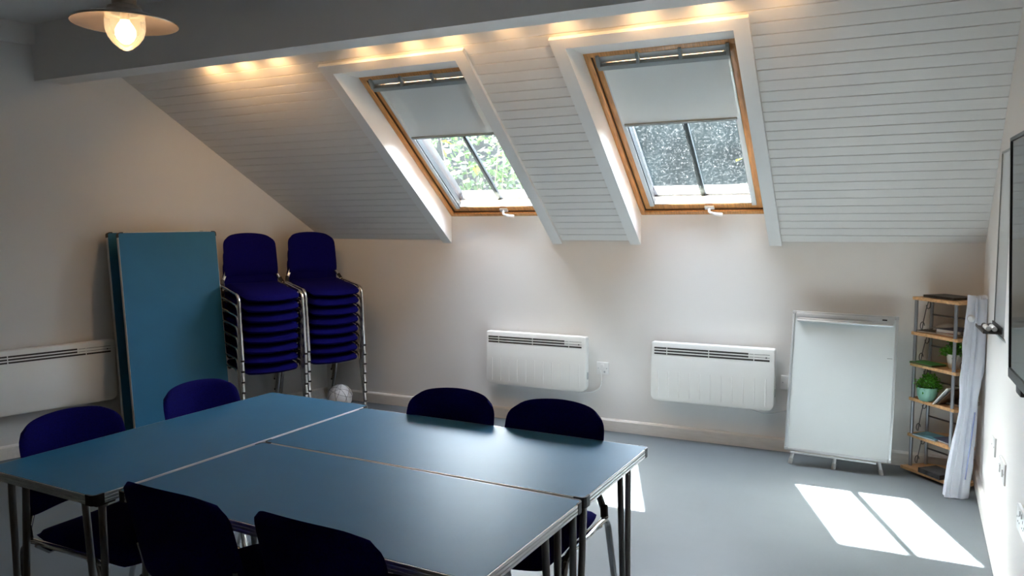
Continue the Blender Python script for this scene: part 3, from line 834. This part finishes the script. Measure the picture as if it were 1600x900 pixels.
TV.rotation_euler = (radians(2.0), 0, RWZ)
tw, tz = 1.40, .770
MB().box(0, tw, -.045, -.012, 0, tz, .006).build('case', 'tv_bezel', TV)
MB().box(.014, tw-.014, -.0462, -.044, .034, tz-.014).build('screen', 'screen', TV, smooth=False)
bz = MB(); bz.box(0, tw, -.050, -.043, 0, .032, .002); bz.box(0, tw, -.050, -.043, tz-.012, tz, .002); bz.box(0, .013, -.050, -.043, .032, tz-.012, .002); bz.box(tw-.013, tw, -.050, -.043, .032, tz-.012, .002)
bz.build('bezel', 'tv_bezel', TV)
MB().box(.12, .20, -.046, -.02, -.028, .002, .006).build('sensor', 'black_plastic', TV)
MB().box(.45, 1.0, -.013, .05, .25, .60).build('wall_mount', 'black_plastic', TV, smooth=False)

# ------------------------------------------------------------------ outside: a dark wooded bank and leafy shrubs close to the glass
struct(MB().box(-22, 8, .6, 14, -1.0, -.7).build('terrain', 'bank', smooth=False))
# a tall clipped hedge whose face turns away from the sun
HD = empty('hedge', (-4.5, 6.2, -.72), (0, 0, radians(12)), 'tall dark hedge beyond the roof windows', 'hedge')
hb = bmesh.new(); rnd = random.Random(3); P = []
NX, NZ = 150, 44
prof = [(.35, 0), (.0, .5), (-.05, 2.), (.0, 4.2), (.25, 4.9), (.9, 5.2), (1.6, 4.9), (1.9, 0)]
def hp(t):
    q = t*(len(prof)-1); k = min(int(q), len(prof)-2); f = q-k
    return prof[k][0]*(1-f)+prof[k+1][0]*f, prof[k][1]*(1-f)+prof[k+1][1]*f
for i in range(NX+1):
    row = []
    for j in range(NZ+1):
        y, z = hp(j/NZ); x = -9+18*i/NX
        d = .07*sin(x*3.1+z*1.3)+.05*sin(x*7.7-z*5.1)+rnd.uniform(-.05, .05)
        row.append(hb.verts.new((x+rnd.uniform(-.03, .03), y+d, max(0, z+d*.6))))
    P.append(row)
for i in range(NX):
    for j in range(NZ): hb.faces.new((P[i][j], P[i+1][j], P[i+1][j+1], P[i][j+1]))
hb.faces.new(P[0]); hb.faces.new(P[-1][::-1]); bmesh.ops.recalc_face_normals(hb, faces=hb.faces)
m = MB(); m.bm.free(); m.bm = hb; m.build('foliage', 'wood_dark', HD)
hs = MB()
for k in range(30): hs.tube([(-8.7+.6*k, 1.0, -.05), (-8.7+.6*k+rnd.uniform(-.1, .1), 1.0, 4.)], [.06, .03], 6)
hs.build('stem', 'bark', HD)
def shrub(loc, rad, n, seed, label, yellow=.05, sz=(.05, .085)):
    rn = random.Random(seed)
    S = empty('shrub', loc, label=label, cat='shrub', group='leafy shrubs outside the roof windows')
    st = MB(); f = MB(); fy = MB(); tips = []
    for k in range(26):
        a = rn.uniform(0, 2*pi); e = rn.random()**.5
        tip = V((cos(a)*rad[0]*e, sin(a)*rad[1]*e, rad[2]*(.55+.45*rn.random())))
        mid = tip*.5+V((rn.uniform(-.1, .1), rn.uniform(-.1, .1), .1))
        st.tube([(0, 0, -.1), mid, tip], [.018, .010, .004], 5); tips += [(tip, .5), (mid, .2), (tip*.75+mid*.25, .4)]
    for k in range(n):
        c, s_ = rn.choice(tips)
        p = c+V((rn.gauss(0, .13), rn.gauss(0, .13), rn.gauss(0, .13)))
        (fy if rn.random() < yellow else f).leaf(p, (rn.gauss(0, 1), rn.gauss(0, 1), rn.gauss(-.2, .6)), rn.uniform(*sz), (rn.gauss(0, .7), rn.gauss(-.3, .7), 1), .36)
    st.build('branch', 'bark', S); f.build('foliage', 'leaf_sun', S, smooth=False); fy.build('yellow_leaf', 'leaf_yellow', S, smooth=False)
shrub((-4.35, 2.3, -.72), (.75, .5, 3.3), 1500, 7, 'leafy sunlit shrub seen through the left roof window', .06, (.06, .13))
shrub((-1.44, 1.9, -.72), (.20, .2, 2.85), 150, 9, 'thin yellow-green shrub at the right edge of the right roof window', .75, (.06, .11))
shrub((-2.74, 1.9, -.72), (.12, .2, 2.90), 70, 12, 'thin yellow-green shrub at the left edge of the right roof window', .75, (.05, .09))

# ------------------------------------------------------------------ light, sky, camera
sun = bpy.data.lights.new('sun', 'SUN'); sun.energy = 9.0; sun.angle = radians(.55); sun.color = (1, .96, .90)
so = bpy.data.objects.new('sun', sun); COL.objects.link(so)
so.rotation_euler = V((.585, -.356, -1)).to_track_quat('-Z', 'Y').to_euler(); so.location = (-8, 5, 12)
wd = bpy.data.worlds.new('sky'); SC.world = wd; wd.use_nodes = True
nt = wd.node_tree; bg = nt.nodes['Background']
sk = nt.nodes.new('ShaderNodeTexSky'); sk.sky_type = 'NISHITA'; sk.sun_disc = False
sk.sun_elevation = radians(55.6); sk.sun_rotation = math.atan2(-.585, .356); sk.air_density = 1.2; sk.dust_density = 2.5; sk.ozone_density = 1.
hs_ = nt.nodes.new('ShaderNodeHueSaturation'); hs_.inputs['Saturation'].default_value = .55
nt.links.new(sk.outputs[0], hs_.inputs['Color']); nt.links.new(hs_.outputs[0], bg.inputs[0]); bg.inputs[1].default_value = .55

cam = bpy.data.cameras.new('camera'); co = bpy.data.objects.new('camera', cam); COL.objects.link(co); SC.camera = co
F, YAW, PIT, ROL = 1213.58, .453734, -.087183, -.005710
cp_ = cos(PIT); fw = V((-sin(YAW)*cp_, cos(YAW)*cp_, sin(PIT))); rt = V((cos(YAW), sin(YAW), 0)); up = rt.cross(fw)
r2 = rt*cos(ROL)+up*sin(ROL); u2 = -rt*sin(ROL)+up*cos(ROL)
co.matrix_world = M(((r2.x, u2.x, -fw.x, -.47589), (r2.y, u2.y, -fw.y, -5.05557), (r2.z, u2.z, -fw.z, 1.46076), (0, 0, 0, 1)))
cam.sensor_width = 36; cam.lens = F/1600*36; cam.clip_start = .05; cam.clip_end = 200
SC.view_settings.view_transform = 'Standard'; SC.view_settings.look = 'None'; SC.view_settings.exposure = 4.0; SC.view_settings.gamma = 1
SC.view_settings.use_curve_mapping = False
SC.cycles.max_bounces = 14; SC.cycles.diffuse_bounces = 8; SC.cycles.transparent_max_bounces = 12
SC.cycles.use_denoising = True; SC.cycles.sample_clamp_indirect = 8
SC.cycles.caustics_reflective = False; SC.cycles.caustics_refractive = False
